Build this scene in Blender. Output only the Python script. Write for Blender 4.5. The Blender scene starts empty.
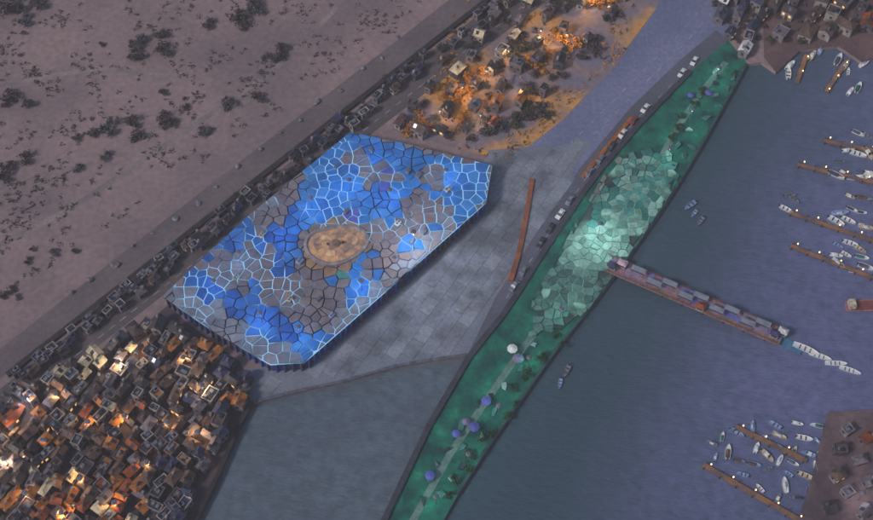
import bpy, bmesh, math, random
from mathutils import Vector, Matrix, noise as mnoise
from mathutils.geometry import tessellate_polygon
random.seed(7)
R = math.radians
scene = bpy.context.scene
C = scene.collection

# ------------------------------------------------------------------ camera
PW, PH = 873.0, 520.0
HFOV, TILT, H = R(36.0), R(32.0), 380.0          # tilt away from straight down
cam = bpy.data.objects.new('camera', bpy.data.cameras.new('camera')); C.objects.link(cam)
cam.location = (0, 0, H); cam.rotation_euler = (TILT, 0, 0)
cam.data.sensor_fit = 'HORIZONTAL'; cam.data.angle = HFOV
cam.data.clip_start = 1.0; cam.data.clip_end = 9000
scene.camera = cam
FPX = PW/2/math.tan(HFOV/2)

# ------------------------------------------------------------------ sky, sun, exposure
SUN_EL, SUN_AZ = R(42), R(238)                   # azimuth clockwise from +Y: light comes from the lower left
w = bpy.data.worlds.new('World'); scene.world = w; w.use_nodes = True
nt = w.node_tree; nt.nodes.clear()
wo = nt.nodes.new('ShaderNodeOutputWorld'); bg = nt.nodes.new('ShaderNodeBackground')
sk = nt.nodes.new('ShaderNodeTexSky'); sk.sky_type = 'NISHITA'; sk.sun_disc = False
sk.sun_elevation = SUN_EL; sk.sun_rotation = SUN_AZ; sk.dust_density = 3.0; sk.air_density = 1.0
bg.inputs['Strength'].default_value = 0.05
nt.links.new(sk.outputs[0], bg.inputs[0]); nt.links.new(bg.outputs[0], wo.inputs[0])
sl = bpy.data.lights.new('sun', 'SUN'); sl.energy = 1.5; sl.angle = R(11); sl.color = (1.0, 0.93, 0.86)
so = bpy.data.objects.new('sun', sl); C.objects.link(so)
sd = Vector((math.sin(SUN_AZ)*math.cos(SUN_EL), math.cos(SUN_AZ)*math.cos(SUN_EL), math.sin(SUN_EL)))
so.rotation_euler = sd.to_track_quat('Z', 'Y').to_euler()
scene.view_settings.view_transform = 'Standard'; scene.view_settings.look = 'None'
scene.view_settings.gamma = 1.0; scene.view_settings.use_curve_mapping = False
scene.view_settings.exposure = 0.25
KL = (0.655, 0.615, 0.555)                          # light falling on level ground, per channel

# ------------------------------------------------------------------ helpers
def P(px, py, z=0.0):
    """ground point (at height z) that the given photo position looks at"""
    x = (px-PW/2)/FPX; y = -(py-PH/2)/FPX
    ct, st = math.cos(TILT), math.sin(TILT)
    d = Vector((x, y*ct+st, y*st-ct))
    t = (z-H)/d.z
    return Vector((d.x*t, d.y*t, z))
def lin(c):
    c /= 255.0
    return c/12.92 if c <= 0.04045 else ((c+0.055)/1.055)**2.4
def col(r, g, b): return tuple(min(0.85, lin(v)/k) for v, k in zip((r, g, b), KL)) + (1.0,)

MATS = {}
def mat(name, c1, c2=None, scale=0.15, rough=0.85, c3=None, bump=0.15, fine=1.2, metallic=0.0, detail=6.0, lo=0.38, hi=0.62, c3w=0.09):
    if name in MATS: return MATS[name]
    c2 = c2 or tuple(v*0.72 for v in c1)
    m = bpy.data.materials.new(name); m.use_nodes = True; MATS[name] = m
    n = m.node_tree.nodes; l = m.node_tree.links
    bs = n['Principled BSDF']; bs.inputs['Roughness'].default_value = rough; bs.inputs['Metallic'].default_value = metallic
    geo = n.new('ShaderNodeNewGeometry')
    nz = n.new('ShaderNodeTexNoise'); nz.inputs['Scale'].default_value = scale; nz.inputs['Detail'].default_value = detail
    l.new(geo.outputs['Position'], nz.inputs['Vector'])
    cr = n.new('ShaderNodeValToRGB'); e = cr.color_ramp.elements
    e[0].position = lo; e[0].color = col(*c2); e[1].position = hi; e[1].color = col(*c1)
    if c3:
        k = cr.color_ramp.elements.new(min(0.98, hi+c3w)); k.color = col(*c3)
    l.new(nz.outputs['Fac'], cr.inputs['Fac'])
    nf = n.new('ShaderNodeTexNoise'); nf.inputs['Scale'].default_value = fine; nf.inputs['Detail'].default_value = 4
    l.new(geo.outputs['Position'], nf.inputs['Vector'])
    mx = n.new('ShaderNodeMix'); mx.data_type = 'RGBA'; mx.blend_type = 'OVERLAY'; mx.inputs['Factor'].default_value = 0.45
    l.new(cr.outputs['Color'], mx.inputs[6]); l.new(nf.outputs['Fac'], mx.inputs[7])
    l.new(mx.outputs[2], bs.inputs['Base Color'])
    if bump:
        bp = n.new('ShaderNodeBump'); bp.inputs['Strength'].default_value = bump; bp.inputs['Distance'].default_value = 0.3
        l.new(nf.outputs['Fac'], bp.inputs['Height']); l.new(bp.outputs['Normal'], bs.inputs['Normal'])
    return m
def emat(name, c, s):
    if name in MATS: return MATS[name]
    m = bpy.data.materials.new(name); m.use_nodes = True; MATS[name] = m
    b = m.node_tree.nodes['Principled BSDF']; b.inputs['Base Color'].default_value = (*c, 1)
    b.inputs['Emission Color'].default_value = (*c, 1); b.inputs['Emission Strength'].default_value = s
    return m

def link(name, me, m=None, parent=None, loc=None, rz=None, kind=None):
    o = bpy.data.objects.new(name, me); C.objects.link(o)
    if m is not None and me is not None and not me.materials: me.materials.append(m)
    if m is not None and me is not None and me.materials and me.materials[0] is not m:
        o.material_slots[0].link = 'OBJECT'; o.material_slots[0].material = m
    if parent: o.parent = parent
    if loc is not None: o.location = loc
    if rz is not None: o.rotation_euler = (0, 0, rz)
    if kind: o['kind'] = kind
    return o
def mesh(name, v, f):
    me = bpy.data.meshes.new(name); me.from_pydata([tuple(p) for p in v], [], f); me.update(); return me
def thing(name, loc, rz=0.0, label=None, cat=None, group=None):
    o = link(name, None, loc=loc, rz=rz); return tag(o, label, cat, group)
def tag(o, label=None, cat=None, group=None):
    if label: o['label'] = label
    if cat: o['category'] = cat
    if group: o['group'] = group
    return o
class MB:
    def __init__(s): s.v = []; s.f = []
    def add(s, v, f):
        k = len(s.v); s.v += [tuple(p) for p in v]; s.f += [tuple(i+k for i in q) for q in f]; return s
    def box(s, x0, x1, y0, y1, z0, z1, M=None):
        v = [Vector(p) for p in ((x0,y0,z0),(x1,y0,z0),(x1,y1,z0),(x0,y1,z0),(x0,y0,z1),(x1,y0,z1),(x1,y1,z1),(x0,y1,z1))]
        if M: v = [M @ p for p in v]
        return s.add(v, [(0,3,2,1),(4,5,6,7),(0,1,5,4),(1,2,6,5),(2,3,7,6),(3,0,4,7)])
    def bar(s, a, b, r, n=6, r2=None):
        a = Vector(a); b = Vector(b); d = (b-a).normalized(); u = d.orthogonal().normalized(); q = d.cross(u); r2 = r if r2 is None else r2
        v = [c+(u*math.cos(2*math.pi*i/n)+q*math.sin(2*math.pi*i/n))*rr for c, rr in ((a, r), (b, r2)) for i in range(n)]
        f = [(i, (i+1) % n, n+(i+1) % n, n+i) for i in range(n)] + [tuple(range(n-1, -1, -1)), tuple(range(n, 2*n))]
        return s.add(v, f)
    def me(s, name): return mesh(name, s.v, s.f)
    def build(s, name, m, parent=None, **k): return link(name, s.me(name), m, parent, **k)
def boxmesh(name, sx, sy, sz): return MB().box(-sx/2, sx/2, -sy/2, sy/2, 0, sz).me(name)

def prism(poly, z0, z1):
    """closed block on a (possibly concave) outline of 2-D points"""
    n = len(poly)
    area = sum(poly[i][0]*poly[(i+1) % n][1]-poly[(i+1) % n][0]*poly[i][1] for i in range(n))
    if area < 0: poly = poly[::-1]
    v = [(p[0], p[1], z1) for p in poly]+[(p[0], p[1], z0) for p in poly]
    tris = tessellate_polygon([[Vector((p[0], p[1], 0)) for p in poly]])
    f = []
    for t in tris:
        a, b, c = (Vector(poly[i][:2]) for i in t)
        if (b-a).cross(c-a) < 0: t = (t[0], t[2], t[1])
        f.append(tuple(t))
    f += [(n+i, n+(i+1) % n, (i+1) % n, i) for i in range(n)]
    return v, f
def pts(pp, z=0.0): return [P(x, y, z) for x, y in pp]
def inside(p, poly):
    x, y = p[0], p[1]; r = False; n = len(poly)
    for i in range(n):
        (x1, y1), (x2, y2) = poly[i], poly[i-1]
        if (y1 > y) != (y2 > y) and x < (x2-x1)*(y-y1)/(y2-y1)+x1: r = not r
    return r
def scatter(poly, d, tries=6000, rnd=random):
    xs = [p[0] for p in poly]; ys = [p[1] for p in poly]; out = []
    for _ in range(tries):
        p = (rnd.uniform(min(xs), max(xs)), rnd.uniform(min(ys), max(ys)))
        if inside(p, poly) and all((p[0]-q[0])**2+((p[1]-q[1])*1.18)**2 > d*d for q in out): out.append(p)
    return out
def along(line, step):
    out = []; rest = 0.0
    for (a, b) in zip(line[:-1], line[1:]):
        L = math.dist(a, b); t = rest
        while t < L:
            k = t/L; out.append((a[0]+(b[0]-a[0])*k, a[1]+(b[1]-a[1])*k)); t += step
        rest = t-L
    return out
ORD = ['first','second','third','fourth','fifth','sixth','seventh','eighth','ninth','tenth','eleventh','twelfth','thirteenth','fourteenth','fifteenth','sixteenth','seventeenth','eighteenth','nineteenth','twentieth']
def ordn(i):
    if i < 20: return ORD[i]
    n = i+1; return '%d%s' % (n, 'th' if 10 < n % 100 < 14 else {1:'st',2:'nd',3:'rd'}.get(n % 10, 'th'))
RANK = {}
def rank(o, px, desc, place, cat, group, by='left'):
    """collect look-alikes; labelled at the end by their order from the left (or top) of the picture"""
    o['category'] = cat; o['group'] = group
    RANK.setdefault((desc, place, by), []).append((px, o))
def finish_labels():
    for (desc, place, by), L in RANK.items():
        L.sort(key=lambda t: t[0])
        for i, (_, o) in enumerate(L):
            if len(L) == 1: o['label'] = '%s %s' % (desc, place)
            elif i == 0: o['label'] = '%smost %s %s' % ({'left': 'left', 'top': 'top'}[by], desc, place)
            elif i == len(L)-1: o['label'] = '%smost %s %s' % ({'left': 'right', 'top': 'bottom'}[by], desc, place)
            else: o['label'] = '%s %s from the %s %s' % (ordn(i), desc, by, place)

DIAG = (P(500, 180)-P(560, 100)); ANG = math.atan2(DIAG.y, DIAG.x)      # run of the quays on the ground

# ------------------------------------------------------------------ materials
M_PLAIN = mat('plain_soil', (128,107,106), (106,90,92), 0.022, 0.95, c3=(122,104,98), fine=0.5, bump=0.3)
M_TERR = mat('lamp_tinted_soil', (112,98,104), (94,92,114), 0.03, 0.95, c3=(182,128,52), fine=0.5, bump=0.5, lo=0.38, hi=0.46, c3w=0.16)  # orange patches colour the town's golden light into the soil
M_ROAD = mat('asphalt', (84,75,76), (72,65,69), 0.03, 0.9, fine=0.8)
M_ROADW = mat('asphalt_brown', (76,62,60), (62,54,66), 0.05, 0.9, c3=(92,60,40), fine=0.8)
M_APRON = [mat('concrete_%s' % k, c, None, 0.1, 0.9, fine=0.9) for k, c in zip('abcde', ((117,121,131),(113,117,128),(121,124,133),(115,118,130),(110,114,124)))]
M_BAND = mat('blue_grey_gravel', (102,104,130), (88,92,118), 0.04, 0.95, fine=0.7)
M_GREEN = mat('floodlit_green', (16,98,80), (8,62,60), 0.14, 0.95, c3=(34,128,98), fine=0.7, bump=0.8)  # green floodlight carried in the bank's ground colour
M_JOINT = mat('slab_mortar', (196,180,156), (58,50,54), 0.045, 0.95, lo=0.44, hi=0.53)
M_JOINTG = mat('slab_mortar_pale_green', (168,196,186), (40,62,62), 0.045, 0.95, lo=0.44, hi=0.53)
M_JOINTB = mat('plaza_joint', (52,54,70), (40,42,58), 0.1, 0.95)
M_DARK = mat('dark_stone', (46,38,42), (34,28,36), 0.3, 0.9)
M_PALE = mat('pale_stone', (150,146,152), (116,112,122), 0.3, 0.85)
M_WHITE = mat('white_paint', (206,208,220), (176,180,196), 0.5, 0.5, bump=0)
M_RUST = mat('rust_orange', (150,84,32), (112,56,26), 0.3, 0.9)
M_METAL = mat('grey_metal', (96,98,108), (80,82,92), 0.5, 0.5, bump=0)
M_GLASS = mat('dark_glass', (40,46,60), (30,34,46), 0.5, 0.15, bump=0)

def water(name, c1, c2, scale=0.012):
    m = mat(name, c1, c2, scale, 0.12, bump=0, fine=0.35)
    n = m.node_tree.nodes; l = m.node_tree.links; bs = n['Principled BSDF']
    geo = n.new('ShaderNodeNewGeometry'); nz = n.new('ShaderNodeTexNoise'); nz.inputs['Scale'].default_value = 0.32; nz.inputs['Detail'].default_value = 7
    mp = n.new('ShaderNodeMapping'); mp.inputs['Rotation'].default_value = (0, 0, 0.6); mp.inputs['Scale'].default_value = (1, 2.2, 1)
    l.new(geo.outputs['Position'], mp.inputs['Vector']); l.new(mp.outputs['Vector'], nz.inputs['Vector'])
    bp = n.new('ShaderNodeBump'); bp.inputs['Strength'].default_value = 0.8; bp.inputs['Distance'].default_value = 0.6
    l.new(nz.outputs['Fac'], bp.inputs['Height']); l.new(bp.outputs['Normal'], bs.inputs['Normal'])
    return m
M_SEA = water('harbour_water', (92,94,126), (80,86,112))
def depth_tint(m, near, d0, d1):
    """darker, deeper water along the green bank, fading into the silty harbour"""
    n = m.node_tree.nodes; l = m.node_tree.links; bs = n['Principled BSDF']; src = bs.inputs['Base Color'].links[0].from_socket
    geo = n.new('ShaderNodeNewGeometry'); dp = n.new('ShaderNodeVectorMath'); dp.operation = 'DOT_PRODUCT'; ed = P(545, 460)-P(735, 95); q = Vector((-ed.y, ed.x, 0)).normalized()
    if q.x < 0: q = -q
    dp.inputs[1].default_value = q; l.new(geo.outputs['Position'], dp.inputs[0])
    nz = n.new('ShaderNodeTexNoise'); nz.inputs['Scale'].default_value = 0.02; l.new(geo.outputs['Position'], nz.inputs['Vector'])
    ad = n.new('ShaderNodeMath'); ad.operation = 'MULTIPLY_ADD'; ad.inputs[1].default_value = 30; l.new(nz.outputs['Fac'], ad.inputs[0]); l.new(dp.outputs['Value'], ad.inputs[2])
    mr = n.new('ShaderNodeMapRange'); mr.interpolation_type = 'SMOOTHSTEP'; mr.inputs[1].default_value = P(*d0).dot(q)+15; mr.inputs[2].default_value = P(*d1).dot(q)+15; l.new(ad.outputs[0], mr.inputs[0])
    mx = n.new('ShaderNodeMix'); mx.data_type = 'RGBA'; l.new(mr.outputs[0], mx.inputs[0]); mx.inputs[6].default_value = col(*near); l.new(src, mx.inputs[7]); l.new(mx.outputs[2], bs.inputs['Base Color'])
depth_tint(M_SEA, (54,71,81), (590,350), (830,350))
M_BASIN = water('basin_water', (84,95,104), (76,86,96))
M_CANAL = water('canal_water', (56,72,90), (44,60,78))

# ------------------------------------------------------------------ the setting
ZW = -1.5
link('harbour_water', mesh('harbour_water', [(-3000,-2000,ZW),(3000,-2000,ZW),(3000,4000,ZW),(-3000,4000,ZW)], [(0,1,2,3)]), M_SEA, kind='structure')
BANK = [(748,64),(735,88),(706,140),(682,180),(660,214),(626,262),(588,312),(554,354),(522,400),(490,446),(456,498),(410,580),(372,660)]
QUAY = [(728,40),(690,72),(640,124),(592,180),(545,250),(506,312),(470,356),(428,428),(394,500),(356,580),(316,660)]
LAND = [(-700,-420),(1600,-420),(1600,20),(905,46),(862,62),(838,46),(800,50),(776,72),(762,62)]+BANK+QUAY[:5:-1]+[(400,366),(345,382),(290,394),(250,404),(236,430),(215,480),(195,520),(130,660),(-700,900)]
def block(name, poly, z0, z1, m, kind='structure'):
    v, f = prism([(p.x, p.y) for p in pts(poly, z1)], z0, z1)
    return link(name, mesh(name, v, f), m, kind=kind)
def sheet(name, poly, z, m):
    q = [(p.x, p.y) for p in pts(poly, z)]; v, f = prism(q, z, z); n = len(q)
    return link(name, mesh(name, v[:n], [t for t in f if max(t) < n and len(t) == 3]), m, kind='structure')
block('ground', LAND, -4.5, 0.0, M_PLAIN)
block('shore_ground', [(828,412),(1500,380),(1500,900),(700,900),(792,540),(812,478)], -4.5, -0.2, mat('brown_soil', (100,80,82), (70,56,64), 0.09, 0.95, fine=0.7, bump=0.6))
BASIN = [(p[0], p[1]+1) for p in QUAY[6:]]+[(120,661),(195,521),(215,481),(236,431),(250,405),(290,395),(345,383),(400,367)]
sheet('basin_water', BASIN, ZW+0.02, M_BASIN)
TERR = [(470,-60),(690,-60),(655,10),(610,70),(560,122),(510,160),(470,152),(392,130),(400,112),(440,66)]
sheet('terrain', TERR, 0.004, M_TERR)
sheet('boulevard', [(690,-60),(790,-60),(740,24),(700,62),(640,122),(590,178),(535,250),(500,215),(496,178),(516,156),(566,118),(616,66),(655,10)], 0.010, M_BAND)
def dg(x, o=0.0): return (x, -10+(505-x)*0.782+o)          # line of the diagonal corridor
sheet('far_shore', [(764,58),(776,72),(800,50),(838,46),(862,62),(905,46),(1600,20),(1600,-200),(780,-200),(762,0)], 0.005, mat('red_soil', (98,74,72), (76,58,62), 0.06, 0.95, fine=0.6, bump=0.5))
sheet('road', [dg(570, 4), dg(420, 4), dg(200, 4), dg(-60, 4), dg(-60, 36), dg(120, 38), dg(300, 38), dg(400, 40), dg(560, 44)], 0.012, M_ROAD)
sheet('upper_road', [dg(570, -34), dg(400, -34), dg(200, -36), dg(-60, -36), dg(-60, -6), dg(200, -6), dg(570, -6)], 0.008, mat('packed_earth', (96,84,86), (86,75,79), 0.05, 0.95, fine=0.6))
M_TRACK = mat('track_dirt', (126,112,110), (104,92,94), 0.08, 0.95, fine=0.8)
sheet('dirt_track', [(-40,262),(70,206),(180,132),(270,70),(332,10),(360,-40),(364,-40),(336,12),(274,73),(184,136),(74,210),(-40,268)], 0.004, M_TRACK)
sheet('dirt_track', [(-40,92),(40,76),(100,66),(165,74),(193,70),(193,73),(165,78),(100,70),(40,80),(-40,96)], 0.006, M_TRACK)
sheet('quay_road', [(716,30),(728,40),(690,72),(640,124),(592,180),(545,250),(506,312),(470,355),(458,348),(494,300),(532,240),(580,168),(630,108),(680,60)], 0.014, mat('quay_tarmac', (82,82,96), (72,72,84), 0.05, 0.9))
sheet('lower_road', [(120,345),(168,305),(190,325),(240,362),(250,380),(250,404),(236,430),(215,480),(195,520),(150,640),(-60,640),(-60,420),(60,384)], 0.010, M_ROADW)
GREENB = BANK+QUAY[::-1]
sheet('green_bank', [(x, y) for x, y in GREENB], 0.006, M_GREEN)

def ribbon(name, line, wd, z, m):
    L = []; Rr = []
    for i, p in enumerate(line):
        a = P(*line[max(0, i-1)]); b = P(*line[min(len(line)-1, i+1)]); d = (b-a).normalized(); n = Vector((-d.y, d.x, 0)); c = P(*p); L.append(c+n*wd/2); Rr.append(c-n*wd/2)
    k = len(line); return link(name, mesh(name, [(p.x, p.y, z) for p in L+Rr], [(i, k+i, k+i+1, i+1) for i in range(k-1)]), m, kind='structure')
ribbon('bank_path', along([(726,62),(700,94),(676,130),(660,160),(596,246),(560,300),(520,352),(484,404),(450,454),(420,508),(380,580)], 6), 2.2, 0.016, mat('path_gravel', (92,116,108), (74,98,94), 0.3))
# ------------------------------------------------------------------ slabs (irregular paving)
def voronoi(poly_px, size, seed, gap, pw=None, soft=False):
    rnd = random.Random(seed)
    pw = pw or [(p.x, p.y) for p in (P(*q) for q in poly_px)]
    x0, x1 = min(p[0] for p in pw), max(p[0] for p in pw); y0, y1 = min(p[1] for p in pw), max(p[1] for p in pw)
    nx, ny = int((x1-x0)/size)+3, int((y1-y0)/size)+3
    g = {(i, j): (x0+(i-1+rnd.uniform(0.05, 0.95))*size, y0+(j-1+rnd.uniform(0.05, 0.95))*size) for i in range(nx) for j in range(ny)}
    cells = []
    for (i, j), s in g.items():
        if not inside(s, pw) and not soft: continue
        c = [(s[0]-size*2, s[1]-size*2), (s[0]+size*2, s[1]-size*2), (s[0]+size*2, s[1]+size*2), (s[0]-size*2, s[1]+size*2)]
        for a in range(-2, 3):
            for b in range(-2, 3):
                q = g.get((i+a, j+b))
                if not q or (a == 0 and b == 0): continue
                dx, dy = q[0]-s[0], q[1]-s[1]; L = math.hypot(dx, dy); dx /= L; dy /= L; lim = L/2-gap/2
                o = []
                for k in range(len(c)):
                    p, r = c[k-1], c[k]
                    dp = (p[0]-s[0])*dx+(p[1]-s[1])*dy-lim; dr = (r[0]-s[0])*dx+(r[1]-s[1])*dy-lim
                    if (dp < 0) != (dr < 0):
                        t = dp/(dp-dr); o.append((p[0]+(r[0]-p[0])*t, p[1]+(r[1]-p[1])*t))
                    if dr < 0: o.append(r)
                c = o
                if len(c) < 3: break
            if len(c) < 3: break
        if len(c) >= 3: cells.append((s, c))
    return cells
def w2px(p):
    ct, st = math.cos(TILT), math.sin(TILT)
    d = Vector((p[0], p[1], (p[2] if len(p) > 2 else 0)-H))
    cy = d.y*ct+d.z*st; cz = -d.y*st+d.z*ct
    return (PW/2+FPX*d.x/-cz, PH/2-FPX*cy/-cz)
def slab_me(s, c, h, tilt, zb=0.0, ch=0.12):
    """flagstone with a chamfered, slightly tilted top; local origin at its centre"""
    n = len(c)
    out = [(x-s[0], y-s[1]) for x, y in c]
    inn = [(x*(1-ch), y*(1-ch)) for x, y in out]
    tz = lambda x, y: h+tilt[0]*x+tilt[1]*y
    v = [(x, y, zb) for x, y in out]+[(x, y, max(zb+0.02, tz(x, y)-0.10)) for x, y in out]+[(x, y, tz(x, y)) for x, y in inn]
    f = [tuple(range(2*n, 3*n))]
    for i in range(n):
        j = (i+1) % n; f += [(i, j, n+j, n+i), (n+i, n+j, 2*n+j, 2*n+i)]
    return v, f
def pave(parent, poly, size, seed, gap, pick, h=0.22, jit=0.10, tiltk=0.03, skip=None, name='paving_slab'):
    rnd = random.Random(seed+1); rest = {}
    cells = [(s, c) for s, c in voronoi(poly, size, seed, gap) if not (skip and skip(w2px(s)))]
    vis = lambda s: -5 < w2px(s)[0] < PW+5 and -5 < w2px(s)[1] < PH+5
    cells.sort(key=lambda t: (not vis(t[0]), t[0][1]))
    for k, (s, c) in enumerate(cells):
        m = pick(w2px(s), rnd)
        if m is None: continue
        v, f = slab_me(s, c, h+rnd.uniform(-jit, jit), (rnd.gauss(0, tiltk), rnd.gauss(0, tiltk)))
        if k < 298: link(name, mesh(name, v, f), m, parent, loc=(s[0], s[1], 0.0))
        else: rest.setdefault(m, MB()).add([(x+s[0], y+s[1], z) for x, y, z in v], f)
    if rest:
        mb = MB(); idx = []; ms = list(rest)
        for i, m in enumerate(ms):
            k = len(mb.f); mb.add(rest[m].v, rest[m].f); idx += [i]*(len(mb.f)-k)
        me = mb.me(name)
        for m in ms: me.materials.append(m)
        for p, i in zip(me.polygons, idx): p.material_index = i
        o = bpy.data.objects.new('paving_slab', me); C.objects.link(o); o.parent = parent; o['kind'] = 'stuff'
def noise2(p, s, off=0.0): return mnoise.noise(Vector((p[0]*s+off, p[1]*s*1.2-off, off*0.37)))


def lerp(a, b, t): return (a[0]+(b[0]-a[0])*t, a[1]+(b[1]-a[1])*t)
def roof_building(name, label, poly, h, size, gap, seed, pick, joint, wallm, finm, jit=0.25, tiltk=0.012, fin=2.3, fin_mats=None, rag=False):
    """hall with a flat crazed roof: plates over a deck, walls of upright fins"""
    W = hull([(p.x, p.y) for p in pts(poly, h)])
    n = len(W)
    if sum(W[i][0]*W[(i+1) % n][1]-W[(i+1) % n][0]*W[i][1] for i in range(n)) < 0: W = W[::-1]
    cx = sum(p[0] for p in W)/n; cy = sum(p[1] for p in W)/n
    t = thing(name, (cx, cy, 0), 0, label, 'building')
    loc = [(x-cx, y-cy) for x, y in W]
    kw = 0.89 if rag else 0.985
    v, f = prism([(x*kw, y*kw) for x, y in loc], -0.5 if rag else 0.0, h-0.9); link('wall', mesh('wall', v, f), wallm, t)
    v, f = prism([(x*(0.90 if rag else 1), y*(0.90 if rag else 1)) for x, y in loc], h-0.89, h-0.3); rd = link('roof', mesh('roof', v, f), joint, t)
    rnd = random.Random(seed+1); rest = {}
    x0, x1 = min(p[0] for p in W), max(p[0] for p in W); y0, y1 = min(p[1] for p in W), max(p[1] for p in W)
    cells = voronoi(None, size, seed, gap, W, True)
    cells.sort(key=lambda q: q[0][1])
    for k, (s, c) in enumerate(cells):
        c = clip(c, W)
        if len(c) < 3: continue
        s = (sum(p[0] for p in c)/len(c), sum(p[1] for p in c)/len(c))
        m = pick(w2px((s[0], s[1], h)), rnd)
        vv, ff = slab_me(s, c, rnd.uniform(0, jit), (rnd.gauss(0, tiltk), rnd.gauss(0, tiltk)), zb=-0.29, ch=0.07)
        if rag and min_edge(s, W) < 3.4 and rnd.random() < 0.5 and w2px((s[0], s[1], h))[0]+w2px((s[0], s[1], h))[1]*1.2 < (640 if h > 2 else 9999): continue
        if k < 296: link('roof_plate', mesh('roof_plate', vv, ff), m, rd, loc=(s[0]-cx, s[1]-cy, h))
        else: rest.setdefault(m, MB()).add([(x+s[0]-cx, y+s[1]-cy, z+h) for x, y, z in vv], ff)
    if rest:
        mb = MB(); idx = []; ms = list(rest)
        for i, m in enumerate(ms):
            k = len(mb.f); mb.add(rest[m].v, rest[m].f); idx += [i]*(len(mb.f)-k)
        me = mb.me('roof_plate')
        for m in ms: me.materials.append(m)
        for p, i in zip(me.polygons, idx): p.material_index = i
        o = bpy.data.objects.new('roof_plate', me); C.objects.link(o); o.parent = rd; o['kind'] = 'stuff'
    fm = MB().box(-0.22, 0.22, -0.45, 0.45, 0.0, h-0.92).me('facade_fin')
    for i in range(n):
        a, b = loc[i], loc[(i+1) % n]; L = math.dist(a, b); u = math.atan2(b[1]-a[1], b[0]-a[0])
        nx, ny = math.sin(u), -math.cos(u)
        if ny > 0.35: continue                                 # fins stand on the street fronts
        for k in range(int(L/fin)):
            q = lerp(a, b, (k+0.5)/int(L/fin))
            o = link('facade_fin', fm, rnd.choice(fin_mats or [finm]), t, loc=(q[0]*kw+nx*0.35, q[1]*kw+ny*0.35, 0.0), rz=u)
    return t
def hull(p):
    p = sorted(p); out = []
    for seq in (p, p[::-1]):
        st = []
        for q in seq:
            while len(st) > 1 and (st[-1][0]-st[-2][0])*(q[1]-st[-2][1])-(st[-1][1]-st[-2][1])*(q[0]-st[-2][0]) <= 0: st.pop()
            st.append(q)
        out += st[:-1]
    return out
def min_edge(p, W):
    d = 1e9
    for i in range(len(W)):
        a, b = W[i-1], W[i]; ex, ey = b[0]-a[0], b[1]-a[1]; L = math.hypot(ex, ey); d = min(d, abs(ex*(p[1]-a[1])-ey*(p[0]-a[0]))/L)
    return d
def clip(c, poly):
    """keep the part of a convex cell inside the (nearly convex, anticlockwise) outline"""
    n = len(poly)
    for i in range(n):
        a, b = poly[i], poly[(i+1) % n]
        ex, ey = b[0]-a[0], b[1]-a[1]; L = math.hypot(ex, ey)
        o = []
        for k in range(len(c)):
            p, r = c[k-1], c[k]
            dp = (ex*(p[1]-a[1])-ey*(p[0]-a[0]))/L-0.05; dr = (ex*(r[1]-a[1])-ey*(r[0]-a[0]))/L-0.05
            if (dp < 0) != (dr < 0): t = dp/(dp-dr); o.append(lerp(p, r, t))
            if dr >= 0: o.append(r)
        c = o
        if len(c) < 3: return []
    A = 0.5*sum(c[i][0]*c[(i+1) % len(c)][1]-c[(i+1) % len(c)][0]*c[i][1] for i in range(len(c)))
    return c if abs(A) > 0.6 else []
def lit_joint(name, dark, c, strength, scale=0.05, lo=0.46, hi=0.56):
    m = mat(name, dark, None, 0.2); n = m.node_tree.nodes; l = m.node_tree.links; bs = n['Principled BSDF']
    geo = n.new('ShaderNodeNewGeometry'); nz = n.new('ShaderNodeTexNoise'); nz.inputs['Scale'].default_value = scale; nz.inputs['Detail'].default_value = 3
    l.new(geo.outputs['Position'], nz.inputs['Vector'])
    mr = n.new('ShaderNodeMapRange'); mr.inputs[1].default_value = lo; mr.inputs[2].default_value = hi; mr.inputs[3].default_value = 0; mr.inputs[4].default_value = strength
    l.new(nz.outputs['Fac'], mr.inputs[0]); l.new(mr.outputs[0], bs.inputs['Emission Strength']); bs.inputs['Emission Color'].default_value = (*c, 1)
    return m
# blue lit hall: the blue light is put into the plate colours
HB = 6.0
PLZ = [(350,132),(408,144),(492,165),(486,202),(398,280),(304,362),(270,364),(218,334),(162,296),(250,214)]
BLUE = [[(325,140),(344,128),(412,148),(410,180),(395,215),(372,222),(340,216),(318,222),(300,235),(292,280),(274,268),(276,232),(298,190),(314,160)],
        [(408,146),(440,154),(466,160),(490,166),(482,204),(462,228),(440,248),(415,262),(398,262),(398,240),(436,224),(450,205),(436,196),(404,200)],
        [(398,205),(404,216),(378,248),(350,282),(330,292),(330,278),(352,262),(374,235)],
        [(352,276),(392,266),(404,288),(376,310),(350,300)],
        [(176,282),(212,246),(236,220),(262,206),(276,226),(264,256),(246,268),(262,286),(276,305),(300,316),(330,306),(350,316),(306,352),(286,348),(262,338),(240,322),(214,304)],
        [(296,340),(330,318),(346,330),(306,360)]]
BROWN = [[(342,146),(366,148),(362,170),(340,166)],[(364,166),(400,168),(390,188),(364,184)],[(200,262),(232,244),(242,260),(212,276)],[(232,276),(250,282),(256,300),(236,300)],[(408,212),(438,210),(434,232),(412,234)],[(416,164),(446,168),(440,184),(414,182)],[(250,216),(270,206),(276,222),(256,232)],[(258,270),(300,276),(350,288),(350,318),(322,334),(296,326),(268,308)],[(208,266),(250,240),(262,262),(224,290)],[(396,196),(438,192),(450,206),(430,222),(400,216)],[(376,226),(400,222),(396,246),(372,262)]]
ORG = [(302,226),(322,219),(345,221),(372,226),(368,246),(348,268),(330,278),(304,272)]
PUR = [[(382,172),(394,172),(394,188),(382,190)],[(346,210),(360,210),(358,220),(348,222)]]
MB1 = [mat('blue_lit_plate_%d' % i, c, tuple(int(v*0.86) for v in c), 0.12, 0.45, fine=0.5) for i, c in enumerate(((44,112,178),(48,104,168),(62,122,182)))]
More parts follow.
